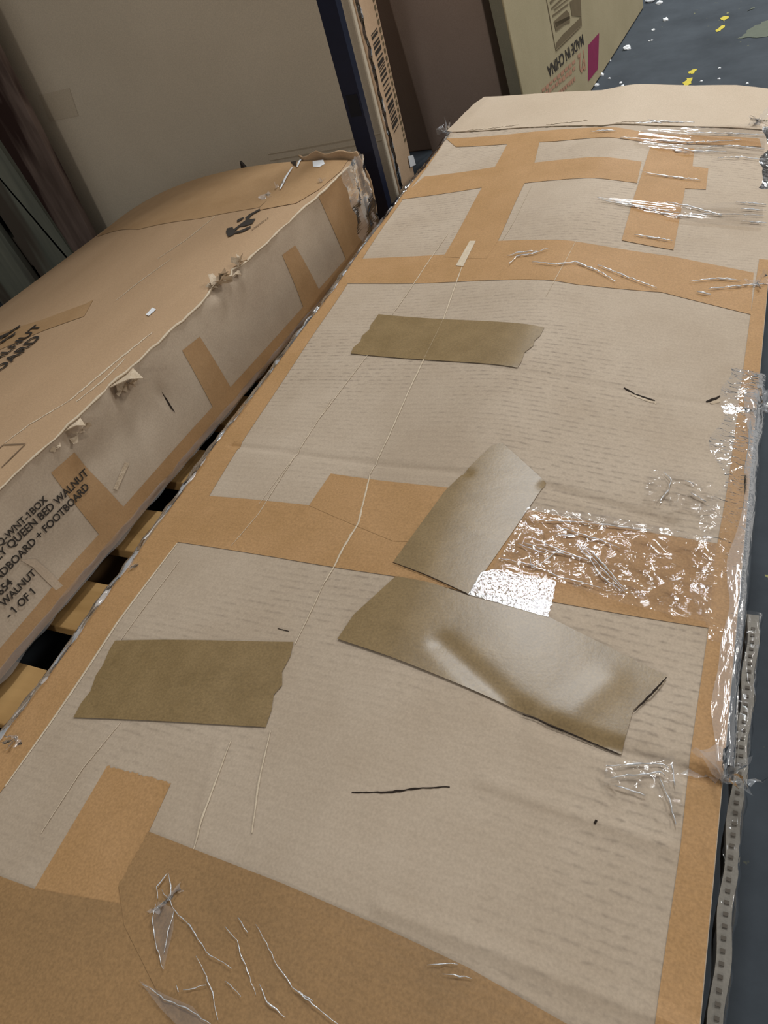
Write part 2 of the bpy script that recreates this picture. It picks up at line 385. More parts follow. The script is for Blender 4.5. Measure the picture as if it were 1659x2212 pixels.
# ------------------------------------------------------------------ long carton in front
XL, XR, Y0, Y1 = -0.687, 0.018, -0.33, 1.722
TOPZ = CAMZ - 0.60
AW, BL = XR - XL, Y1 - Y0
AR = -0.285 - XL                                  # the buckled ridge along the lid
_ph = RNG.uniform(0, 6.28, 12)
_flat = Surf((XL, Y0, TOPZ), (1, 0, 0), (0, 1, 0))
def roof(a, b):
    y = b + Y0
    sp = 0.014 * np.log1p(np.exp(np.clip((a - AR) / 0.014, -40, 40)))
    s = 0.12 + 0.06 * np.clip((y - 0.3) / 0.9, 0, 1) + 0.07 * np.clip((y - 1.1) / 0.6, 0, 1)
    h = -s * sp + 0.012 * np.clip(a / AR, 0, 1)
    h = h + 0.0016 * np.sin(17 * a + 3 * b + _ph[0]) + 0.0018 * np.sin(9 * b - 4 * a + _ph[1]) + 0.001 * np.sin(23 * b + 11 * a + _ph[2])
    return h
GROOVES = []
ridge_lid = Surf(_flat.O, _flat.ea, _flat.eb, roof)
for p, q, dep, wid in [((500, 962), (1010, 1023), -.0028, .0045), ((1180, 1050), (1450, 1128), -.0034, .006), ((1440, 1125), (1570, 1165), -.0014, .006),
                       ((1180, 1570), (1535, 1682), -.004, .007), ((1040, 1687), (1445, 1830), .0028, .006), ((820, 1960), (1500, 2232), .0032, .006),
                       ((955, 1390), (1120, 1540), -.0026, .011), ((1120, 1540), (1200, 1570), -.0022, .011), ((1080, 798), (1610, 885), -.0016, .006),
                       ((1170, 1600), (1320, 1470), .0016, .014), ((1400, 1590), (1500, 1510), .0018, .006), ((470, 1600), (430, 1800), .0012, .004)]:
    GROOVES.append((np.array(ridge_lid.hit(p)), np.array(ridge_lid.hit(q)), dep, wid))
def lid_h(a, b):
    h = roof(a, b)
    for p, q, dep, wid in GROOVES:
        d = q - p; L2 = d @ d
        t = ((a - p[0]) * d[0] + (b - p[1]) * d[1]) / L2
        tc = np.clip(t, 0, 1)
        dist2 = (a - p[0] - tc * d[0]) ** 2 + (b - p[1] - tc * d[1]) ** 2
        h = h + dep * np.exp(-dist2 / (wid * wid))
    return h
LID = Surf(_flat.O, _flat.ea, _flat.eb, lid_h)
DA, DB = 0.005, 0.004
box = thing('long_carton', 'long flat taped cardboard carton with ragged stretch film along its edges', 'carton', ((XL + XR) / 2, (Y0 + Y1) / 2, DECK))
def lid_px(pts, inset=0.0006):
    return [(min(max(a, inset), AW - inset), min(max(b, 0.002), BL - inset)) for a, b in LID.hits(pts)]
# body: lid grid, four walls, bottom
na, nb = int(AW / DA) + 1, int(BL / DB) + 1
ga = np.append(np.arange(na) * DA, AW); gb = np.append(np.arange(nb) * DB, BL)
A, B = np.meshgrid(ga, gb, indexing='ij')
P = LID.pos(A, B)
wob = 0.0016 * np.sin(gb * 31 + 1) + 0.001 * np.sin(gb * 83)
g = Geo().grid(P)
def wall(edge, flip, out):
    lo = edge.copy(); lo[:, 2] = DECK; mid = edge * .5 + lo * .5 + np.array(out)
    g.grid(np.stack([edge, mid, lo]), flip)
wall(P[0], False, (-.003, 0, 0)); wall(P[-1], True, (.0, 0, 0)); wall(P[:, 0], True, (0, -.004, 0)); wall(P[:, -1], False, (0, .004, 0))
g.add([(XL, Y0, DECK), (XR, Y0, DECK), (XR, Y1, DECK), (XL, Y1, DECK)], [(3, 2, 1, 0)])
link('body', g, M['kraft'], box, smooth=True)

def tape(name, px, mat, eps, jags=(), amp=0.002, step=0.006, label=None):
    poly = jag(lid_px(px), jags, amp, step) if jags else lid_px(px)
    o = link(name, sheet(LID, poly, eps * .7, DA, DB), M[mat], box, smooth=True)
    if label: o['label'] = label
    return o
# tan tape along the two long edges
inner_l = [(-60, 1790), (11, 1700), (108, 1564), (253, 1347), (383, 1174), (452, 1072), (515, 970), (600, 840), (750, 615), (830, 487), (905, 385), (955, 305)]
outer_l = [(0.0006, LID.hit((955, 305))[1]), (0.0006, 0.02)]
pl = lid_px(inner_l); pl = [(max(pl[0][0] - .0, .02), 0.02)] + pl
link('edge_tape', sheet(LID, pl + outer_l, .0006, DA, DB), M['tan'], box)
link('edge_tape_lip', ribbon(LID, lid_px(inner_l[1:5]), .0032, .0007), M['scuff'], box)
inner_r = [(1415, 2212), (1430, 2100), (1470, 1830), (1490, 1640), (1530, 1360), (1545, 1200), (1572, 1050), (1592, 900), (1620, 690), (1640, 560)]
pr_ = lid_px(inner_r)
link('edge_tape', sheet(LID, [(pr_[0][0] - .01, .02)] + pr_ + [(AW - .0006, pr_[-1][1]), (AW - .0006, .02)], .0006, DA, DB), M['tan'], box)
# tan cross bands and lengths
tape('tape_strip', [(345, 1166), (452, 1072), (668, 1092), (860, 1110), (1130, 1100), (1555, 1176), (1532, 1357), (1190, 1300), (1010, 1282), (850, 1245), (600, 1205)], 'tan', .0010)
tape('tape_strip', [(668, 1093), (715, 1024), (830, 1040), (1065, 1072), (975, 1180), (850, 1170)], 'tan', .0014)
tape('tape_strip', [(775, 560), (965, 550), (1075, 521), (1260, 525), (1455, 555), (1628, 590), (1622, 680), (1430, 632), (1245, 615), (1030, 607), (738, 613)], 'tan', .0010)
tape('tape_strip', [(917, 382), (1065, 362), (1155, 352), (1386, 350), (1376, 396), (1135, 396), (1040, 406), (862, 432)], 'tan', .0010)
tape('tape_strip', [(1107, 292), (1170, 290), (1155, 351), (1132, 399), (1076, 521), (1050, 560), (958, 556), (1040, 408), (1070, 360)], 'tan', .0014)
tape('tape_strip', [(1405, 318), (1500, 322), (1496, 360), (1530, 365), (1525, 410), (1480, 408), (1455, 541), (1343, 520), (1370, 425), (1385, 380)], 'tan', .0014)
tape('tape_strip', [(962, 300), (1100, 291), (1400, 288), (1640, 300), (1645, 318), (1400, 309), (1200, 306), (985, 318)], 'tan', .0012)
tape('tape_strip', [(232, 1655), (370, 1692), (322, 1797), (295, 1880), (278, 2000), (60, 2010), (74, 1922)], 'tan', .0008, jags=(0,), amp=.0012, step=.003)
near = lid_px([(0, 1893), (76, 1921), (300, 1960), (560, 2060)])
link('tape_strip', sheet(LID, [(.0008, near[0][1] + .01)] + near + [(near[3][0] + .05, near[3][1] - .06), (near[3][0] + .05, near[3][1] - .16), (.0008, near[0][1] - .13)], .0010, DA, DB), M['tan_deep'], box, smooth=True)
up = lid_px([(322, 1797), (600, 1905), (830, 2005), (1010, 2090), (1290, 2250)]); up.append((AW - .001, up[-1][1] - .02))
end = lid_px([(258, 1915), (270, 2000)])
link('tape_strip', sheet(LID, jag(up + [(p[0], p[1] - .13) for p in up[:0:-1]] + end[::-1], (len(up) * 2,), .0012, .003), .0014, DA, DB), M['tan_deep'], box, smooth=True)
# olive paper tape
tape('paper_tape', [(250, 1385), (635, 1388), (575, 1572), (160, 1551)], 'olive', .0020, jags=(1, 3), amp=.004, step=.016, label='olive paper tape with torn ends')
tape('paper_tape', [(818, 680), (1176, 709), (1118, 796), (758, 765)], 'olive', .0020, jags=(1, 3), amp=.004, step=.016, label='olive paper tape with torn ends')
tape('paper_tape', [(1062, 965), (1085, 958), (1180, 1046), (1013, 1286), (850, 1216), (962, 1062)], 'olive', .0024, label='olive paper tape laid slantwise')
tape('paper_tape', [(856, 1247), (935, 1262), (1015, 1290), (1188, 1336), (1440, 1462), (1422, 1492), (1368, 1536), (1342, 1632), (730, 1382), (765, 1330)], 'olive', .0030, jags=(4, 5), amp=.002, step=.01, label='wide olive paper tape over the ridge')
tape('label_scrap', [(1015, 522), (1028, 522), (1001, 577), (985, 575)], 'scuff', .0024, label='pale strip of torn label')
tape('clear_tape', [(1040, 1240), (1070, 1232), (1202, 1258), (1186, 1337), (1012, 1287)], 'glint_tape', .0036, jags=(2,), amp=.0016, step=.004, label='shiny clear tape end with a saw-toothed cut')

# pale scuffs and folds in the board
for pts, w in [([(1012, 540), (958, 690), (905, 800), (868, 880), (830, 965), (800, 1025)], .0028),
               ([(800, 1025), (775, 1130), (742, 1185), (722, 1225), (700, 1262)], .0032), ([(700, 1262), (668, 1330), (638, 1392)], .0018),
               ([(968, 505), (900, 605), (840, 690)], .0020), ([(850, 700), (770, 800), (690, 905), (640, 985), (560, 1110), (500, 1180)], .0016),
               ([(718, 860), (640, 985), (560, 1090)], .0012), ([(390, 1210), (300, 1330), (250, 1400)], .0012), ([(262, 1560), (180, 1660), (90, 1800)], .0014),
               ([(500, 1600), (470, 1680), (440, 1760), (418, 1840)], .0022), ([(585, 1580), (560, 1690), (545, 1800)], .002),
               ([(1245, 520), (1180, 640)], .0012), ([(1150, 400), (1110, 480), (1085, 520)], .0014)]:
    link('crease', ribbon(LID, lid_px(pts), w * .8, .0012, jit=.25), M['scuff'], box)
# cuts, and dark lines painting the shade under lifted tape edges
for pts, w in [([(760, 1712), (840, 1712), (905, 1703), (972, 1700)], .0016), ([(1348, 838), (1372, 852), (1415, 866)], .0030), ([(1525, 868), (1545, 862), (1556, 856)], .0034),
               ([(1370, 1540), (1418, 1490), (1440, 1466)], .0016), ([(848, 1217), (905, 1238), (960, 1262), (1010, 1285)], .0009), ([(1130, 1546), (1342, 1633)], .0012),
               ([(600, 1358), (625, 1364)], .0012), ([(1284, 1780), (1289, 1772)], .002)]:
    o = link('cut', ribbon(LID, lid_px(pts), w, .0024 if pts[0][0] in (1370, 848, 1130) else .0005, step=.003, jit=.35), M['slit_edge_shade'], box)
for pts, w in [([(1362, 852), (1400, 866), (1418, 872)], .004), ([(1535, 872), (1556, 866)], .004)]:
    link('torn_lip', ribbon(LID, lid_px(pts), w, .0004, step=.003, jit=.3), M['torn'], box)

# end flap beyond the lid fold
fold = LID.hits([(972, 287), (1100, 279), (1300, 273), (1500, 275), (1659, 283), (1700, 287)])
fold[0] = (max(fold[0][0], .002), fold[0][1]); fold[-1] = (AW + .002, fold[-1][1])
FLAP = Surf(LID.O, LID.ea, LID.eb, lambda a, b: roof(a, np.minimum(b, BL + .02)) + 0.05 * np.clip(b - BL, 0, 1))
fl = jag(FLAP.hits([(966, 284), (1000, 250), (1022, 228), (1046, 211), (1300, 197), (1500, 187), (1590, 186), (1680, 196), (1760, 215)]), (0, 1, 2), .0025, .012)
fl += [(AW + .03, fold[-1][1] + .05)] + fold[::-1]
link('end_flap', sheet(FLAP, fl, .0022, DA, DB), M['kraft_plain'], box, solid=.004)
link('fold_scuff', ribbon(LID, [(p[0], p[1] + .001) for p in fold], .0045, .0010, jit=.5), M['label_ink'], box)
for k, (p, q) in enumerate([((1010, 284), (1120, 272)), ((1180, 272), (1270, 262)), ((1330, 268), (1420, 263))]):
    link('torn_lip', ribbon(LID, LID.hits([p, q]), .005, .0030, step=.004, jit=.6), M['torn'], box)
# ---- stretch film
def wrk(amp, ka, kb, seed, ridge=True):
    def f(a, b):
        out = np.empty(len(a))
        for i in range(len(a)):
            v = mnoise.noise(Vector((a[i] * ka, b[i] * kb, seed))) + .5 * mnoise.noise(Vector((a[i] * ka * 2.3, b[i] * kb * 2.1, seed + 7)))
            out[i] = (1 - abs(v) * 2.2) if ridge else v
        return amp * np.clip(out, 0, 1) if ridge else amp * out
    return f
def filmpatch(px, mat, eps, amp, ka, kb, seed, da=.0035, db=.003, clampit=True):
    poly = lid_px(px) if clampit else LID.hits(px)
    return link('stretch_film', sheet(LID, poly, eps, da, db, wrk(amp, ka, kb, seed)), M[mat], box, smooth=True)
filmpatch([(1385, 285), (1520, 276), (1655, 274), (1650, 345), (1560, 336), (1480, 338), (1370, 312)], 'film', .0032, .002, 4, 40, 1.0)
filmpatch([(1280, 430), (1400, 440), (1530, 446), (1650, 440), (1645, 496), (1520, 488), (1450, 476), (1380, 456)], 'film', .0032, .002, 5, 36, 2.0)
filmpatch([(1142, 1100), (1300, 1118), (1548, 1170), (1532, 1352), (1350, 1310), (1205, 1262), (1065, 1236)], 'film_crinkle', .0036, .0022, 22, 40, 3.0, .0028, .0025)
filmpatch([(1308, 1652), (1400, 1648), (1455, 1640), (1475, 1700), (1470, 1790), (1440, 1740), (1400, 1712), (1305, 1700)], 'film_crinkle', .004, .005, 30, 60, 4.0)
filmpatch([(345, 1950), (380, 1965), (378, 2010), (366, 2060), (358, 2096), (342, 2045), (334, 1990)], 'film_soft', .003, .0006, 20, 20, 5.0)
filmpatch([(305, 2120), (360, 2150), (420, 2176), (475, 2240), (410, 2240), (350, 2180)], 'film_soft', .003, .0006, 20, 20, 5.5)
filmpatch([(1405, 1025), (1480, 1030), (1555, 1060), (1548, 1120), (1460, 1110), (1390, 1080)], 'film', .004, .004, 30, 60, 6.0)

# film folds as tubes, their milky white standing in for highlights
FOLD_HIGHLIGHTS = [
 [(1100, 575), (1118, 556), (1150, 552), (1184, 541)], [(1096, 556), (1120, 550), (1160, 546)], [(1150, 570), (1200, 575), (1245, 570), (1290, 588), (1330, 612)], [(1290, 575), (1350, 600), (1418, 626)],
 [(1490, 612), (1550, 605), (1600, 610)], [(1530, 628), (1590, 622), (1650, 618)], [(1505, 634), (1535, 640)], [(1290, 430), (1350, 442), (1400, 456), (1460, 472), (1530, 466), (1650, 470)], [(1300, 436), (1380, 450), (1470, 465)],
 [(1440, 440), (1500, 452), (1560, 470)], [(1590, 440), (1655, 446)], [(1370, 510), (1410, 517), (1452, 524)], [(1390, 376), (1440, 384), (1515, 393)], [(1370, 270), (1430, 266), (1500, 268)],
 [(1340, 300), (1410, 306), (1490, 312), (1600, 306)], [(1480, 290), (1560, 292), (1655, 296)], [(1500, 325), (1580, 318), (1650, 326)], [(1440, 318), (1500, 330), (1570, 332)], [(1550, 345), (1600, 343), (1655, 350)],
 [(1275, 288), (1330, 286)], [(1400, 262), (1430, 270)], [(1600, 455), (1655, 458)], [(1600, 482), (1656, 486)], [(1450, 318), (1460, 330), (1490, 333)],
 [(1146, 1128), (1250, 1131), (1340, 1142), (1410, 1150)], [(1195, 1140), (1240, 1152), (1300, 1172), (1340, 1190)], [(1200, 1160), (1250, 1160)], [(1245, 1178), (1270, 1205), (1300, 1250), (1345, 1282)], [(1256, 1182), (1290, 1220), (1330, 1262), (1350, 1284)], [(1262, 1180), (1310, 1230), (1352, 1280)],
 [(1145, 1165), (1180, 1180), (1230, 1200), (1290, 1222)], [(1144, 1205), (1150, 1232), (1180, 1215), (1210, 1190)], [(1130, 1175), (1170, 1190), (1240, 1205)], [(1080, 1210), (1150, 1225), (1210, 1250), (1300, 1275)], [(1120, 1180), (1180, 1200)],
 [(352, 1925), (372, 1948), (376, 1965), (420, 2010), (450, 2060), (505, 2095)], [(368, 1888), (372, 1915), (372, 1945)], [(345, 1945), (342, 1920), (366, 1890)], [(340, 1955), (334, 1990), (340, 2040), (358, 2096)], [(378, 1970), (372, 2000), (358, 2060)],
 [(428, 2070), (450, 2110), (465, 2160), (475, 2205)], [(490, 2005), (515, 2035), (530, 2075), (556, 2150)], [(556, 2000), (580, 2040), (600, 2085), (635, 2135), (690, 2180), (740, 2220)], [(565, 2130), (580, 2165), (620, 2200)], [(518, 1985), (540, 2018)],
 [(310, 2125), (360, 2160), (410, 2180), (460, 2215)], [(490, 2120), (525, 2155)], [(386, 2130), (390, 2145)], [(400, 2140), (450, 2130)], [(640, 2140), (680, 2165)],
 [(1310, 1660), (1360, 1655), (1430, 1653), (1445, 1664)], [(1318, 1684), (1370, 1678), (1425, 1672), (1436, 1680)], [(1425, 1684), (1445, 1730), (1460, 1785)], [(1450, 1650), (1458, 1700)], [(1330, 1700), (1370, 1712), (1394, 1722)],
 [(1435, 1025), (1450, 1040), (1445, 1060), (1425, 1090)], [(1480, 1042), (1500, 1052)], [(1492, 1070), (1525, 1088)], [(925, 2085), (990, 2085)], [(958, 2106), (1020, 2116)],
]
g = Geo()
for i, f in enumerate(FOLD_HIGHLIGHTS):
    pts = lid_px(f); dense = []
    for p, q in zip(pts, pts[1:]):
        n = max(2, int(math.hypot(q[0] - p[0], q[1] - p[1]) / .004))
        for k in range(n): dense.append((p[0] + (q[0] - p[0]) * k / n + random.uniform(-.0006, .0006), p[1] + (q[1] - p[1]) * k / n + random.uniform(-.0006, .0006)))
    dense.append(pts[-1]); n = len(dense)
    if n < 3: continue
    ab = np.array(dense); e = np.array([.0036 + random.uniform(-.0008, .0008) for _ in range(n)])
    P3 = LID.pos(ab[:, 0], ab[:, 1], e)
    thin = .6 if f[0][1] > 1850 else (1.5 if f[0][1] < 700 else 1.0)
    g.tube(P3, [thin * (.0003 + .0009 * random.random() * math.sin(math.pi * (k + .3) / n)) for k in range(n)], 4)
o = link('film_fold_highlights', g, M['fold_highlight'], box, smooth=True); o['kind'] = 'stuff'

# bunched film rolled over the long edges
def rolled(y0, y1, side, reach, drop, amp, seed, mat, step=.004):
    n = int((y1 - y0) / step); b = np.linspace(y0, y1, n) - Y0; m = 9
    G = np.zeros((n, m, 3))
    for i in range(n):
        ragged = 1 + .7 * mnoise.noise(Vector((b[i] * 14, seed, 0)))
        for j in range(m):
            t = j / (m - 1)
            if t < .5: off = reach * ragged * (1 - t / .5); dz = .003
            else: off = 0; dz = -drop * (t - .5) / .5 * (1 + .6 * mnoise.noise(Vector((b[i] * 17, seed, 9)))) 
            a = off if side < 0 else AW - off
            p = LID.pos(np.array(a), np.array(b[i]))
            k = Vector((b[i] * (22 if side < 0 else 11), j * 1.3, seed)); n1 = mnoise.noise(k); n2 = mnoise.noise(k + Vector((5, 9, 2))); n3 = mnoise.noise(Vector((b[i] * (60 if side < 0 else 26), j * 2.3, seed)))
            bulge = math.exp(-((t - .55) / .25) ** 2)
            p = p + np.array([side * (.002 + bulge * .004) + side * abs(n1) * amp, n2 * amp * .3, dz + abs(n2) * amp * .5 * (1 - t) + n3 * amp * .35])
            p[2] = max(p[2], DECK + .004)
            G[i, j] = p
    return link('stretch_film', Geo().grid(G, side < 0), M[mat], box, smooth=True)
rolled(0.05, 1.70, -1, .007, .026, .006, 3.3, 'film_grey')
rolled(0.42, 0.84, 1, .040, .016, .005, 8.1, 'film_crinkle')
rolled(1.38, 1.66, 1, .030, .010, .004, 9.1, 'film_crinkle')
rolled(0.30, 0.80, 1, .014, .024, .007, 5.4, 'film_edge')
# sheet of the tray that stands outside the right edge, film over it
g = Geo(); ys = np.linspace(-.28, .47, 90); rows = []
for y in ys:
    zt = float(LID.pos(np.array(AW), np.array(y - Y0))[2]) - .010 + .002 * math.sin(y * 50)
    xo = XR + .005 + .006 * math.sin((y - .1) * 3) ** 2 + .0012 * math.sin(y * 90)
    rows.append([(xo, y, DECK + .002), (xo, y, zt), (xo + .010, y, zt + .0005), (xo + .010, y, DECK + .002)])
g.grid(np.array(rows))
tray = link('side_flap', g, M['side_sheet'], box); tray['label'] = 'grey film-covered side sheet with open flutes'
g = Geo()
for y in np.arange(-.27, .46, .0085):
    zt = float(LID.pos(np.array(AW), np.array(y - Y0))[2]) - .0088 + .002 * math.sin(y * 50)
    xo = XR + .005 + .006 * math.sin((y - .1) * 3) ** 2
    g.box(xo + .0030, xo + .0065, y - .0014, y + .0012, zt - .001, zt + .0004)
o = link('flute_hole_shade', g, M['flute_dark'], tray); o['kind'] = 'stuff'  # dark blocks painting the shade inside the flute holes
rows = []
for i, y in enumerate(np.linspace(-.28, .47, 200)):
    zt = float(LID.pos(np.array(AW), np.array(y - Y0))[2]) - .006
    xo = XR + .003 + .006 * math.sin((y - .1) * 3) ** 2; row = []
    for j in range(8):
        t = j / 7; k = Vector((y * 50, j * .8, 4.4)); nn = mnoise.noise(k); n2 = mnoise.noise(Vector((y * 140, j * 1.3, 2.2)))
        row.append((xo + min(t * 2, 1) * .013 + abs(nn) * .004, y, zt - max(0, t - .5) * .10 + nn * .003 + n2 * .0015))
    rows.append(row)
link('stretch_film', Geo().grid(np.array(rows)), M['film'], box, smooth=True)
# loose knots of film
def knot(center, rad, n, seed, mat='film_edge', squash=.6):
    g = Geo(); r = random.Random(seed)
    for _ in range(n):
        d = Vector((r.uniform(-1, 1), r.uniform(-1, 1), r.uniform(-.3, 1) * squash)).normalized(); e = Vector((r.uniform(-1, 1), r.uniform(-1, 1), r.uniform(-1, 1))).normalized()
        c = Vector(center); p = []
        for i in range(6):
            t = i / 5; row = []
            for j in range(4):
                s = j / 3 - .5
                row.append(c + d * rad * t * 1.2 + e * s * rad * (.25 + .6 * t) + Vector((r.uniform(-1, 1), r.uniform(-1, 1), r.uniform(-1, 1))) * rad * .12)
            p.append(row)
        g.grid(np.array([[tuple(v) for v in row] for row in p]))
    return link('stretch_film', g, M[mat], box, smooth=True)
for px, r, n, sd in [((1562, 1690), .022, 7, 1), ((1648, 880), .020, 6, 2), ((952, 290), .022, 7, 3), ((360, 1950), .012, 4, 4), ((283, 1232), .010, 4, 6), ((40, 1595), .012, 4, 7), ((1640, 265), .03, 6, 8), ((1636, 612), .016, 5, 9)]:
    a, b = LID.hit(px); c = LID.pos(np.array(min(max(a, -.01), AW + .012)), np.array(b), .003); knot(c, r, n, sd)

# ------------------------------------------------------------------ bed carton lying to the left
TH = math.atan2(.098, .828)
EB = np.array([math.sin(TH), math.cos(TH), 0]); EA = np.array([math.cos(TH), -math.sin(TH), 0])
BZ = CAMZ - 0.50
PR = np.array([-.86, .393, BZ]); BW = 0.775; BLEN = 1.97; TY = 1.345
far_r = PR + EB * ((TY - PR[1]) / EB[1]); near_r = far_r - EB * BLEN
def bedtop_h(a, b):
    u = 1 - a / BW                                  # 0 at the right edge, 1 at the left
    h = -0.10 * np.clip(u, 0, 1.2) + 0.042 * np.sin(np.pi * np.clip(u, 0, 1)) ** .9
    h = h + .0025 * np.sin(7 * b + 3 * a) * np.sin(np.pi * np.clip(u, 0, 1)) + .0015 * np.sin(17 * b - 9 * a) * np.sin(np.pi * np.clip(u, 0, 1))
    return h
BT = Surf(near_r - EA * BW, EA, EB, bedtop_h)
DENTS = []
SH = 0.18
def kick(a):                                       # how far the foot of the side stands out from its top
    y = near_r[1] + a * EB[1]
    return np.interp(y, [-.6, .2, 1.25], [.05, .036, -.012])
def bedside_h(a, b):
    h = kick(a) * np.clip(-b / SH, 0, 1) + .004 * np.sin(np.pi * np.clip(-b / SH, 0, 1)) * np.sin(5 * a)
    for (p, q, dep, wa, wb) in DENTS:
        h = h - dep * np.exp(-((a - p) / wa) ** 2 - ((b - q) / wb) ** 2)
    return h
BS = Surf(near_r, EB, (0, 0, 1), bedside_h)
for px, dep, wa, wb in [((160, 945), .010, .012, .012), ((265, 850), .016, .014, .022), ((470, 620), .014, .022, .010), ((505, 570), .010, .012, .010), ((355, 855), .004, .006, .02), ((200, 1000), .005, .05, .03), ((300, 900), .006, .06, .04), ((130, 1210), .004, .05, .03)]:
    q = BS.hit(px); DENTS.append((q[0], min(q[1], -.002), dep, wa, wb))
bed = thing('bed_carton', 'worn cardboard carton printed in black with queen bed walnut headboard and footboard', 'carton', tuple(near_r + EB * BLEN / 2 - EA * BW / 2 + np.array([0, 0, DECK - BZ])))
na, nb = 70, 260
ga = np.linspace(0, BW, na); gb = np.linspace(0, BLEN, nb)
A, B = np.meshgrid(ga, gb, indexing='ij'); PT = BT.pos(A, B)
sb = np.linspace(0, -SH, 36); A2, B2 = np.meshgrid(gb, sb, indexing='ij'); PS = BS.pos(A2, B2)
edge_pull = PS[:, 0].copy()
PT[-1] = edge_pull                                 # lid and side share the dented edge
# top sheet
g = Geo().grid(PT)
left = PT[0].copy(); lo = left.copy(); lo[:, 2] = DECK
g.grid(np.stack([left, lo]))
near = PT[:, 0].copy(); nlo = near.copy(); nlo[:, 2] = DECK; nlo[-1] = PS[0, -1]; g.grid(np.stack([near, nlo]), True)
far = PT[:, -1].copy(); flo = far.copy(); flo[:, 2] = DECK; flo[-1] = PS[-1, -1]; g.grid(np.stack([far, far * .5 + flo * .5 + EB * .012, flo]))
g.add([tuple(nlo[0]), tuple(PS[0, -1]), tuple(PS[-1, -1]), tuple(flo[0])], [(3, 2, 1, 0)])
body = link('body', g, M['bed'], bed, merge=1e-5, smooth=True)
link('side_panel', Geo().grid(PS, True), M['bed_side'], bed, smooth=True)
def bedtape(surf, px, mat, eps, name='tape_strip', jags=(), amp=.002, step=.006, box_=None):
    ab = surf.hits(px)
    if surf is BS: ab = [(min(max(a, .01), BLEN - .002), min(max(b, -SH + .001), -.001)) for a, b in ab]
    else: ab = [(min(max(a, .004), BW - .002), min(max(b, .01), BLEN - .001)) for a, b in ab]
    if jags: ab = jag(ab, jags, amp, step)
    return link(name, sheet(surf, ab, eps * .5, .01, .006), M[mat], bed, smooth=True)
bedtape(BT, [(210, 512), (300, 496), (430, 473), (560, 449), (612, 400), (650, 340), (560, 330), (400, 370), (250, 440)], 'bed_tape', .0016)
bedtape(BT, [(556, 456), (604, 405), (650, 345), (720, 330), (760, 340), (735, 372), (690, 410), (640, 440)], 'bed_tape', .0024)
bedtape(BT, [(-20, 728), (90, 692), (185, 657), (202, 648), (182, 684), (92, 716), (-20, 765)], 'bed_tape', .0016)
bedtape(BS, [(609, 551), (637, 530), (704, 660), (664, 690)], 'bed_tape', .0012)
bedtape(BS, [(393, 757), (431, 727), (505, 850), (470, 900)], 'bed_tape', .0012)
bedtape(BS, [(110, 1021), (160, 977), (280, 1110), (235, 1180)], 'bed_tape', .0012)
bedtape(BS, [(686, 421), (745, 352), (830, 480), (800, 560), (757, 585)], 'bed_tape', .0014)
link('tape_strip', sheet(BS, [(.02, -SH + .001), (BLEN - .01, -SH + .001), (BLEN - .01, -SH + .03), (1.3, -SH + .034), (.8, -SH + .028), (.02, -SH + .03)], .0009, .01, .006), M['bed_tape'], bed)
# worn light edge
g = Geo(); path = []; rad = []
for i in range(0, nb, 2):
    p = edge_pull[i] + np.array([random.uniform(-.0015, .0015), 0, random.uniform(-.001, .001)]); path.append(p); rad.append(.0017 + random.uniform(-.0006, .0008))
link('worn_edge', g.tube(path, rad, 6), M['scuff'], bed, smooth=True)
for pts, w in [([(330, 718), (240, 790), (150, 866)], .004), ([(270, 775), (220, 825), (165, 868)], .003), ([(150, 866), (60, 920), (10, 958)], .0025),
               ([(370, 560), (300, 610), (250, 650)], .002), ([(480, 455), (400, 520), (340, 560)], .002)]:
    link('scuff', ribbon(BT, BT.hits(pts), w, .0006, jit=.4), M['scuff'], bed)
def shred(surf, px, rad, n, seed, mat='torn', name='torn_paper'):
    r = random.Random(seed); a, b = surf.hit(px); c = Vector(surf.pos(np.array(a), np.array(b), .002)); g = Geo()
    for _ in range(n):
        d = Vector((r.uniform(-1, 1), r.uniform(-1, 1), r.uniform(-.5, .8))).normalized(); e = d.cross(Vector((r.uniform(-1, 1), r.uniform(-1, 1), r.uniform(-1, 1)))).normalized()
        o = c + Vector((EB[0], EB[1], 0)) * r.uniform(-1, 1) * rad
        g.grid(np.array([[tuple(o + d * rad * t + e * s * rad * .5 * (1 - .5 * t) + Vector((0, 0, r.uniform(-.1, .1) * rad))) for s in (-1, 0, 1)] for t in (0, .5, 1)]))
    return link(name, g, M[mat], bed)
for px, r, n, sd in [((515, 565), .014, 6, 1), ((470, 610), .020, 9, 2), ((275, 832), .016, 7, 3), ((165, 935), .014, 7, 4), ((120, 968), .008, 4, 5)]:
    shred(BT if False else BS, px, r, n, sd)
for px, w_, out in [((272, 828), .020, .030), ((165, 930), .013, .016), ((500, 572), .013, .014)]:
    a, b = BS.hit(px); q = [BS.pos(np.array(a + k * w_), np.array(-.004), e) for k, e in ((-1.3, 0), (1.1, 0), (.5, out), (-.1, out * .6))]
    q[2][2] -= .006; link('torn_flap', Geo().add(q, [(0, 1, 2, 3)]), M['torn'], bed, solid=.0015)
bedtape(BS, [(268, 998), (278, 1000), (252, 1058), (243, 1056)], 'torn', .003, name='torn_paper')
bedtape(BS, [(44, 1210), (75, 1207), (100, 1228), (135, 1265), (120, 1275), (70, 1225)], 'bed_pale', .002, name='torn_paper', jags=(0, 1, 2, 3), amp=.002, step=.01)
bedtape(BS, [(348, 845), (360, 862), (378, 892), (368, 882)], 'slit_edge_shade', .0022, name='dark_tear')
bedtape(BT, [(316, 681), (330, 666), (338, 670), (322, 684)], 'white', .003, name='paper_scrap')
bedtape(BT, [(676, 350), (700, 346), (702, 356), (690, 363), (677, 362)], 'white', .004, name='white_sticker')
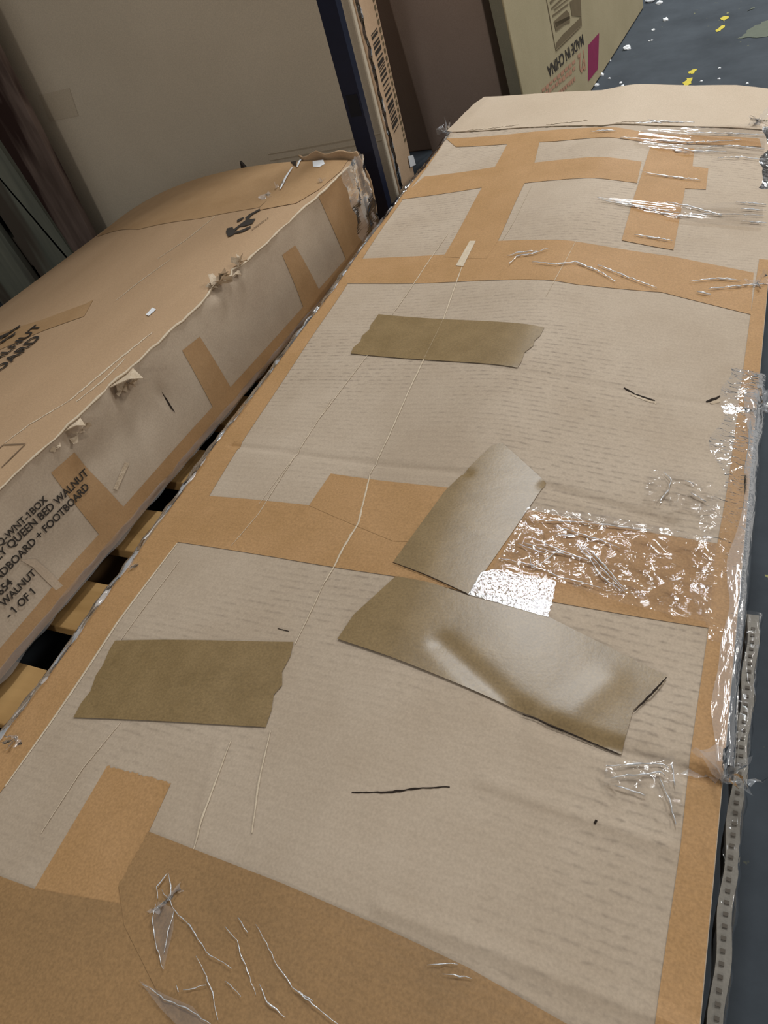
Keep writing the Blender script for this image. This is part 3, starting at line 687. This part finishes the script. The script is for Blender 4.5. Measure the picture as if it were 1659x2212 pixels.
for pts in ([(607, 412), (618, 388), (632, 366)], [(643, 365), (648, 352), (655, 344)]):
    link('white_string', ribbon(BT, BT.hits(pts), .005, .004), M['white'], bed)
bedtape(BT, [(628, 352), (652, 340), (640, 362)], 'slit_edge_shade', .0045, name='dark_tear')
for px, r, n, sd in [((603, 405), .012, 5, 11), ((580, 424), .014, 6, 12), ((700, 392), .010, 4, 13)]:
    shred(BT, px, r, n, sd, 'film_edge', 'film_scrap')
spl = BT.hit((478, 398)); spl = BT.pos(np.array(spl[0]), np.array(BLEN - .002), 0)
link('dark_splinter', Geo().add([spl + np.array(d) for d in ((-.009, 0, -.01), (.010, 0, -.01), (-.006, .004, .014), (-.009, .008, -.01), (.010, .008, -.01), (-.004, .008, .014))], [(0, 1, 2), (5, 4, 3), (0, 2, 5, 3), (1, 4, 5, 2), (0, 3, 4, 1)]), M['splinter_gap_shade'], bed)
# crushed far corner wrapped in film
fc = near_r + EB * BLEN
rows = []
for i in range(26):
    t = i / 25; row = []
    for j in range(16):
        s = j / 15; nn = mnoise.noise(Vector((i * .35, j * .45, 1.7))); n2 = mnoise.noise(Vector((i * .9, j * .9, 5.7)))
        ang = t * math.pi * .75
        c = fc + EB * (-.07 + .095 * math.sin(min(ang, math.pi / 2))) + EA * (.012 - .10 * max(0, t - .4))
        row.append(c + np.array([nn * .010, n2 * .008, .010 - .17 * s + n2 * .006]))
    rows.append(row)
link('stretch_film', Geo().grid(np.array(rows)), M['film_edge'], bed, smooth=True)
rows = []
for i in range(14):
    t = i / 13; row = []
    for j in range(10):
        s = j / 9; nn = mnoise.noise(Vector((i * .4, j * .5, 8.7)))
        c = fc + EB * (.004 + .022 * math.sin(s * 3)) + EA * (-.14 + .145 * t)
        row.append(c + np.array([0, nn * .006, .012 * (1 - s) - .15 * s + nn * .008]) + np.array([0, 0, float(bedtop_h(np.array(BW - .14 * (1 - t)), np.array(BLEN)))]))
    rows.append(row)
link('end_flap', Geo().grid(np.array(rows)), M['bed'], bed, smooth=True, solid=.003)
rows = []                                            # torn film fringe at the foot of the side
for i in range(160):
    y = .2 + i * .0105; row = []
    for j in range(5):
        t = j / 4; nn = mnoise.noise(Vector((i * .22, j * .6, 3.1)))
        p = BS.pos(np.array(y), np.array(-SH + .012 * (1 - t))); row.append(p + EA * (.001 + abs(nn) * .004) + np.array([0, 0, nn * .003 - .010 * t * max(0, nn)]))
    rows.append(row)
link('stretch_film', Geo().grid(np.array(rows), True), M['film_edge'], bed, smooth=True)

# ---- print
def text_mesh(body_, offset=0.022):
    v, f = _glyphs(body_, offset); v = [tuple(p) for p in v]
    if '1' in body_:
        o, _ = _glyphs('1', offset); ox = o[:, 0].min(); oy = o[:, 1].max()
        for i, ch in enumerate(body_):
            if ch == '1':
                pv, _ = _glyphs(body_[:i + 1], offset); dx = pv[:, 0].max() - o[:, 0].max(); n = len(v)
                v += [(ox + dx + .02, oy), (ox + dx - .13, oy - .13), (ox + dx - .13, oy - .24), (ox + dx + .02, oy - .13)]; f = f + [(n, n + 1, n + 2, n + 3)]
    return np.array(v), f
def _glyphs(body_, offset):
    cu = bpy.data.curves.new('print', 'FONT'); cu.body = body_; cu.size = 1; cu.offset = offset; cu.resolution_u = 3
    o = bpy.data.objects.new('print', cu); COL.objects.link(o)
    me = bpy.data.meshes.new_from_object(o.evaluated_get(bpy.context.evaluated_depsgraph_get()))
    v = [tuple(q.co)[:2] for q in me.vertices]; f = [tuple(p.vertices) for p in me.polygons]
    bpy.data.objects.remove(o); bpy.data.curves.remove(cu); bpy.data.meshes.remove(me)
    return np.array(v), f
def width(s): v, _ = text_mesh(s); return v[:, 0].min(), v[:, 0].max()
def print_line(surf, s, known, px0, px1, parent, mat='ink', eps=.0022, name='lettering', turn=False, tall=1.0):
    """Sets a printed line so that its ending `known` runs from px0 to px1 along the sheet."""
    a0, a1 = np.array(surf.hit(px0)), np.array(surf.hit(px1)); k0, k1 = width(known)
    d = a1 - a0; L = np.linalg.norm(d); d /= L; n = np.array([-d[1], d[0]]); sc = L / (k1 - k0)
    v, f = text_mesh(s); v = v.copy(); v[:, 0] -= v[:, 0].max()
    ab = a1 + np.outer(v[:, 0] * sc, d) + np.outer(v[:, 1] * sc * tall, n)
    g = Geo().add(surf.pos(ab[:, 0], ab[:, 1], eps), f)
    return link(name, g, M[mat], parent)
print_line(BS, 'Q-WNT-1BOX', '1BOX', (62, 1119), (102, 1080), bed)
print_line(BS, 'EY QUEEN BED WALNUT', 'QUEEN BED WALNUT', (21, 1186), (190, 1023), bed)
print_line(BS, 'ADBOARD + FOOTBOARD', 'FOOTBOARD', (98, 1150), (192, 1053), bed)
print_line(BS, '654', '654', (0, 1286), (27, 1259), bed)
print_line(BS, 'WALNUT', 'WALNUT', (6, 1311), (77, 1238), bed)
print_line(BS, '- 1 OF 1', '1 OF 1', (30, 1325), (75, 1280), bed)
print_line(BT, 'ALNUT', 'ALNUT', (-8, 785), (94, 703), bed, tall=1.0)
print_line(BT, 'OARD', 'OARD', (-2, 806), (92, 727), bed, tall=1.0)
def mark(surf, px, mat, eps, parent, name='printed_mark'):
    return link(name, sheet(surf, surf.hits(px), eps, .02, .02), M[mat], parent)
z4 = lambda pts: [(380 + x / 3.77, 320 + y / 3.77) for x, y in pts]
for pts in ([(410, 690), (420, 660), (465, 650), (482, 688), (470, 715), (428, 728)], [(476, 690), (540, 672), (610, 640), (614, 655), (545, 690), (478, 704)], [(498, 648), (575, 590), (652, 580), (625, 622), (560, 642)],
            [(565, 578), (600, 545), (685, 500), (690, 512), (625, 548), (590, 590)], [(498, 598), (515, 584), (556, 568), (556, 578), (520, 602), (502, 608)], [(470, 668), (510, 642), (520, 650), (480, 684)]):
    mark(BT, z4(pts), 'ink', .002, bed)
for k in range(9):
    t = k / 9; x, y = 620 + 140 * t, 668 - 103 * t
    mark(BT, z4([(x, y), (x + 9, y - 7), (x + 12, y - 2), (x + 3, y + 6)]), 'faint_ink', .002, bed)
for p, q in [((8, 962), (56, 960)), ((56, 960), (4, 1011)), ((-20, 985), (8, 962))]:
    link('printed_mark', ribbon(BT, BT.hits([p, q]), .0022, .0012), M['faint_ink'], bed)
for p, q in [((-4, 748), (36, 722)), ((2, 736), (44, 706)), ((-6, 735), (20, 722))]:
    link('printed_mark', ribbon(BT, BT.hits([p, q]), .010, .003, jit=.5), M['ink'], bed)

# ------------------------------------------------------------------ things standing behind
def at_y(px, y): r = ray(px); return CAM + r * (y / r[1])
def upright(surf, a0, a1, b0, b1, depth):            # a carton whose face is the sheet, body going back
    p = [surf.pos(np.array(a), np.array(b), e) for e in (0, -depth) for a, b in ((a0, b0), (a1, b0), (a1, b1), (a0, b1))]
    return Geo().add(p, [(0, 1, 2, 3), (7, 6, 5, 4), (0, 4, 5, 1), (1, 5, 6, 2), (2, 6, 7, 3), (3, 7, 4, 0)])
# tall flat carton
c0 = np.array([-1.815, 1.48, 0]); ca = np.array([math.cos(math.radians(9)), math.sin(math.radians(9)), 0])
TP = Surf(c0, ca, (0, 0, 1))
wid = (np.array([-.822, 0, 0]) - c0)[0] / ca[0]
tall = thing('tall_flat_carton', 'broad plain cardboard carton standing upright behind the bed carton', 'carton', tuple(c0 + ca * wid / 2))
link('body', upright(TP, 0, wid, 0, 1.75, .022), M['panel'], tall, bevel=.004)
link('tape_strip', sheet(TP, TP.hits([(84, 205), (150, 190), (170, 250), (108, 262)]), .001, .05, .05), M['panel_tape'], tall)
for y0 in (.285, .30):
    link('crease', ribbon(TP, [(wid - .30, y0), (wid - .005, y0 - .004)], .008, .0005), M['panel_tape'], tall)
# navy rack post
py_ = 1.455; xl = at_y((683, 0), py_)[0]; xr = at_y((724, 0), py_)[0]
post = thing('rack_post', 'dark navy steel rack post standing beside the bed carton corner', 'rack post', ((xl + xr) / 2, py_ + .02, 0))
g = Geo()
for a, b, c, d in ((xl, xr, py_, py_ + .004), (xl, xl + .004, py_ + .004, py_ + .022), (xr - .004, xr, py_ + .004, py_ + .022)): g.box(a, b, c, d, .006, 2.3)
link('channel', g, M['navy'], post)
link('foot_plate', Geo().box(xl - .02, xr + .02, py_ - .01, py_ + .06, 0, .006), M['navy'], post)
za, zb = at_y((755, 205), py_)[2], at_y((765, 252), py_)[2]
link('face_patch', Geo().box(xl + .008, xr - .005, py_ - .0008, py_, zb, za), M['navy_dark'], post)  # darker rectangle on the post face
# slim carton with barcode
back = np.array([-ca[1], ca[0], 0])
so = c0 + ca * wid + back * .026; sw = .165
SC = Surf(so, back, (0, 0, 1))
slim = thing('slim_carton', 'flat upright cardboard carton showing its barcoded edge beside the navy post', 'carton', tuple(so + back * sw / 2 - ca * .45))
link('body', upright(SC, 0, sw, 0, 1.5, .9), M['slim'], slim, bevel=.003)
b_top, b_bot = SC.hit((812, 62))[1], SC.hit((858, 275))[1]
g = Geo(); y = b_bot
while y < b_top:
    t = random.choice((.0025, .004, .006, .009)); p = SC.pos(np.array([sw * .38, sw * .74, sw * .74, sw * .38]), np.array([y, y, y + t, y + t]), .0008); g.add(p, [(0, 1, 2, 3)]); y += t + random.choice((.0025, .004, .007))
link('barcode', g, M['ink'], slim)
g = Geo(); y = b_bot - .05
while y < b_top + .06:
    t = random.uniform(.006, .012); p = SC.pos(np.array([sw * .84, sw * .93, sw * .93, sw * .84]), np.array([y, y, y + t, y + t]), .0008); g.add(p, [(0, 1, 2, 3)]); y += t + .006
link('printed_digits', g, M['label_ink'], slim)
rows = []
for i in range(220):
    z = .15 + i * .0045; row = []
    for j in range(6):
        nn = mnoise.noise(Vector((i * .12, j * .7, 2.2))); p = SC.pos(np.array(-.006 + j * .005), np.array(z), .004 + abs(nn) * .006); row.append(p)
    rows.append(row)
link('stretch_film', Geo().grid(np.array(rows)), M['film_grey'], slim, smooth=True)
link('face_patch', sheet(SC, SC.hits([(879, 338), (890, 335), (896, 356), (884, 362)]), .003, .05, .05), M['white'], slim)  # white piece stuck on the carton edge
# dark brown carton leaning
q0, q1 = at_y((839, 0), 2.12), at_y((922, 290), 2.12)
lean = (q0 - q1); lean /= np.linalg.norm(lean)
bx_ = np.array([1, .03, 0]); bx_ -= lean * (bx_ @ lean)
BR = Surf(q1, bx_, lean); foot = -q1[2] / lean[2] + .026
br0 = q1 + lean * foot
br_w = .25
brown = thing('brown_carton', 'dark brown cardboard carton leaning between slim carton and printed carton', 'carton', (br0[0] + .15, br0[1] + .05, 0))
link('body', upright(BR, 0, .245, foot + .004, foot + 1.25, .12), M['brown'], brown, bevel=.004)
# added backdrop carton that keeps the gap dark
gap = thing('gap_backdrop', 'added backdrop carton filling the dark gap behind the slim carton', 'carton', (-1.25, 2.45, 0))
link('body', Geo().box(-1.62, -.98, 2.30, 2.50, 0, 1.3), M['brown'], gap, bevel=.004)
link('backdrop_strip', Geo().box(-1.33, -1.27, 2.2992, 2.30, 0, 1.3), M['bed_tape'], gap)
# printed carton
n0, n1 = at_y((1086, 0), 2.03), at_y((1129, 200), 2.03)
lean = n0 - n1; lean /= np.linalg.norm(lean); base = n1 - lean * (n1[2] / lean[2]); base[2] = 0
along = np.array([-.50, 3.46, 0]) - base; LNG = np.linalg.norm(along); along /= LNG
MC = Surf(base, along, lean)
mic = thing('printed_carton', 'olive-toned carton on edge printed MADE IN CHINA upside down with magenta square', 'carton', tuple(base + along * LNG / 2 + np.array([-.03, 0, 0])))
link('body', upright(MC, 0, LNG, .004, 1.1, .036), M['olive_board'], mic, bevel=.003)
EN = Surf(base, -MC.en, MC.eb)                        # near end face
link('end_face', Geo().add([MC.pos(np.array(-.0015), np.array(b), e) for b, e in ((.004, -.004), (1.09, -.004), (1.09, -.034), (.004, -.034))], [(0, 1, 2, 3)]), M['grey_edge'], mic)  # near end face, coloured greyer and darker than the front
def mpoly(px, mat, name='printed_mark', eps=.001): return link(name, sheet(MC, MC.hits(px), eps, .3, .3), M[mat], mic)
zm = lambda pts: [(1040 + x / 4.366, y / 4.366) for x, y in pts]
mpoly(zm([(1005, 425), (1107, 310), (1097, 650), (1003, 770)]), 'magenta', 'magenta_square')
for seg in ([(600, -60), (700, 480)], [(700, 480), (942, 240)], [(942, 240), (925, -120)]):
    link('label_frame', ribbon(MC, MC.hits(zm(seg)), .006, .001), M['label_ink'], mic)
for pts in ([(640, 20), (720, -60), (730, -45), (650, 40)], [(655, 75), (810, -70), (815, -55), (660, 92)], [(665, 145), (815, 30), (818, 45), (668, 162)], [(678, 205), (800, 95), (828, 130), (832, 215), (780, 235), (700, 300)],
            [(700, 410), (760, 330), (860, 235), (935, 160), (938, 235), (705, 460)], [(830, 20), (930, -60), (938, 160), (850, 150)], [(690, 215), (830, 150), (835, 175), (700, 260)], [(680, 90), (820, -20), (823, -10), (684, 104)]):
    mpoly(zm(pts), 'label_ink', 'label_block')
a0, b0 = MC.hit(zm([(945, 330)])[0]); a1, b1 = MC.hit(zm([(612, 640)])[0])
print_line(MC, 'MADE IN CHINA', 'MADE IN CHINA', zm([(952, 322)])[0], zm([(615, 632)])[0], mic, eps=.0012, tall=.8)
print_line(MC, 'P2', 'P2', zm([(962, 476)])[0], zm([(905, 525)])[0], mic, mat='red_ink', eps=.0012)
r = random.Random(3)
for (p, q) in [((880, 560), (560, 850)), ((880, 620), (590, 880)), ((880, 720), (700, 885))]:
    n = 9
    for k in range(n):
        t0 = k / n; t1 = t0 + .8 / n
        x0, y0, x1, y1 = p[0] + (q[0] - p[0]) * t0, p[1] + (q[1] - p[1]) * t0, p[0] + (q[0] - p[0]) * t1, p[1] + (q[1] - p[1]) * t1
        hgt = r.uniform(26, 44)
        mpoly(zm([(x0, y0), (x1, y1), (x1 + 5, y1 + hgt), (x0 + 5, y0 + hgt)]), 'red_ink', 'faded_lettering')

# weathered pallet standing on edge at the left
old = thing('weathered_pallet', 'weathered old pallet on edge with red and grey boards beside the tall carton', 'pallet', (-2.2, 1.44, 0))
oy = 1.43
OP = Surf((0, oy, 0), (1, 0, 0), (0, 0, 1))
def board(l0, l1, r0, r1, mat, off):
    P4 = [np.array(OP.hit(p)) for p in (l0, l1, r0, r1)]
    def ext(p, q, z): t = (z - p[1]) / (q[1] - p[1]); return p[0] + (q[0] - p[0]) * t
    vs = []
    for yy in (oy + off, oy + off + .02):
        for z in (.0, 1.3):
            vs.append((ext(P4[0], P4[1], z), yy, z)); vs.append((ext(P4[2], P4[3], z), yy, z))
    g = Geo().add(vs, [(0, 1, 3, 2), (5, 4, 6, 7), (1, 5, 7, 3), (4, 0, 2, 6), (2, 3, 7, 6), (4, 5, 1, 0)])
    return link('board', g, M[mat], old, bevel=.002)
board((0, 288), (170, 550), (0, 105), (207, 512), 'old_red', -.012)
board((0, 384), (146, 556), (0, 318), (160, 553), 'old_grey', 0)
board((0, 468), (90, 604), (0, 389), (145, 561), 'old_grey', .002)
board((-30, 610), (20, 680), (0, 500), (80, 612), 'old_grey', 0)
board((-90, 700), (-40, 760), (-30, 632), (12, 688), 'old_grey', 0)
for z in (.12, .62, 1.12):
    link('cross_rail', Geo().box(-2.75, -1.90, oy + .024, oy + .07, z, z + .09), M['old_grey'], old)
for k in range(8):
    x = -2.72 + k * .108
    link('gap_shade_board', Geo().box(x, x + .102, oy + .071, oy + .09, 0, 1.3), M['splinter_gap_shade'], old)  # added dark backing, its colour standing in for shade between boards
# ------------------------------------------------------------------ floor bits
def crumb(px, size, seed, mat='white', label='white foam crumb lying on the dark concrete floor', name='foam_crumb', cat='debris'):
    a, b = FLOOR.hit(px); r = random.Random(seed); bm = bmesh.new(); bmesh.ops.create_icosphere(bm, subdivisions=2, radius=size)
    for v in bm.verts:
        v.co *= 1 + .45 * mnoise.noise(v.co / size * 1.3 + Vector((seed * 3.1, 0, 0))); v.co.z = max(v.co.z * .6, -size * .3) + size * .3
    me = bpy.data.meshes.new(name); bm.to_mesh(me); bm.free(); me.materials.append(M[mat])
    o = bpy.data.objects.new(name, me); COL.objects.link(o); o.location = (a, b, 0.0); o['label'] = label; o['category'] = cat; o['group'] = 'white crumbs on the floor'
    return o
CR = [((1355, 106), .014, 'largest white foam crumb lying near the foot of the printed carton'), ((1438, 44), .010, 'oval white foam crumb alone on the open dark floor')]
CR += [(p, q, 'small white foam crumb right at the foot of the printed carton') for p, q in [((1299, 163), .009), ((1289, 185), .008), ((1317, 132), .005), ((1316, 170), .004), ((1341, 180), .005), ((1345, 186), .005)]]
CR += [(p, q, 'tiny white foam crumb scattered on the open dark floor') for p, q in [((1411, 66), .006), ((1408, 88), .004), ((1402, 89), .003), ((1515, 176), .004), ((1553, 171), .004), ((1614, 181), .004), ((1554, 148), .004)]]
CR += [(p, q, 'white foam lump at the far end of the printed carton') for p, q in [((1406, 3), .02), ((1424, 8), .012)]]
for i, (px, sz, lb) in enumerate(CR): crumb(px, sz, i, label=lb)
def stain(pts, mat, name='paint_stain'):
    ab = jag(FLOOR.hits(pts), range(len(pts)), .008, .015, 1.0)
    return link(name, sheet(FLOOR, ab, .0012, .2, .2), M[mat], floor)
stain([(1474, 180), (1483, 170), (1496, 168), (1492, 178), (1486, 185), (1476, 186)], 'yellow')
stain([(1488, 160), (1496, 151), (1506, 151), (1500, 156), (1491, 161)], 'yellow')
stain([(1557, 43), (1565, 35), (1574, 40), (1564, 48)], 'yellow')
stain([(1545, 66), (1556, 58), (1566, 55), (1558, 64), (1548, 70)], 'yellow')
stain([(1614, 25), (1622, 18), (1631, 16), (1624, 21)], 'dull_yellow')
stain([(1592, 84), (1625, 60), (1665, 42), (1665, 78), (1625, 82)], 'dull_yellow')
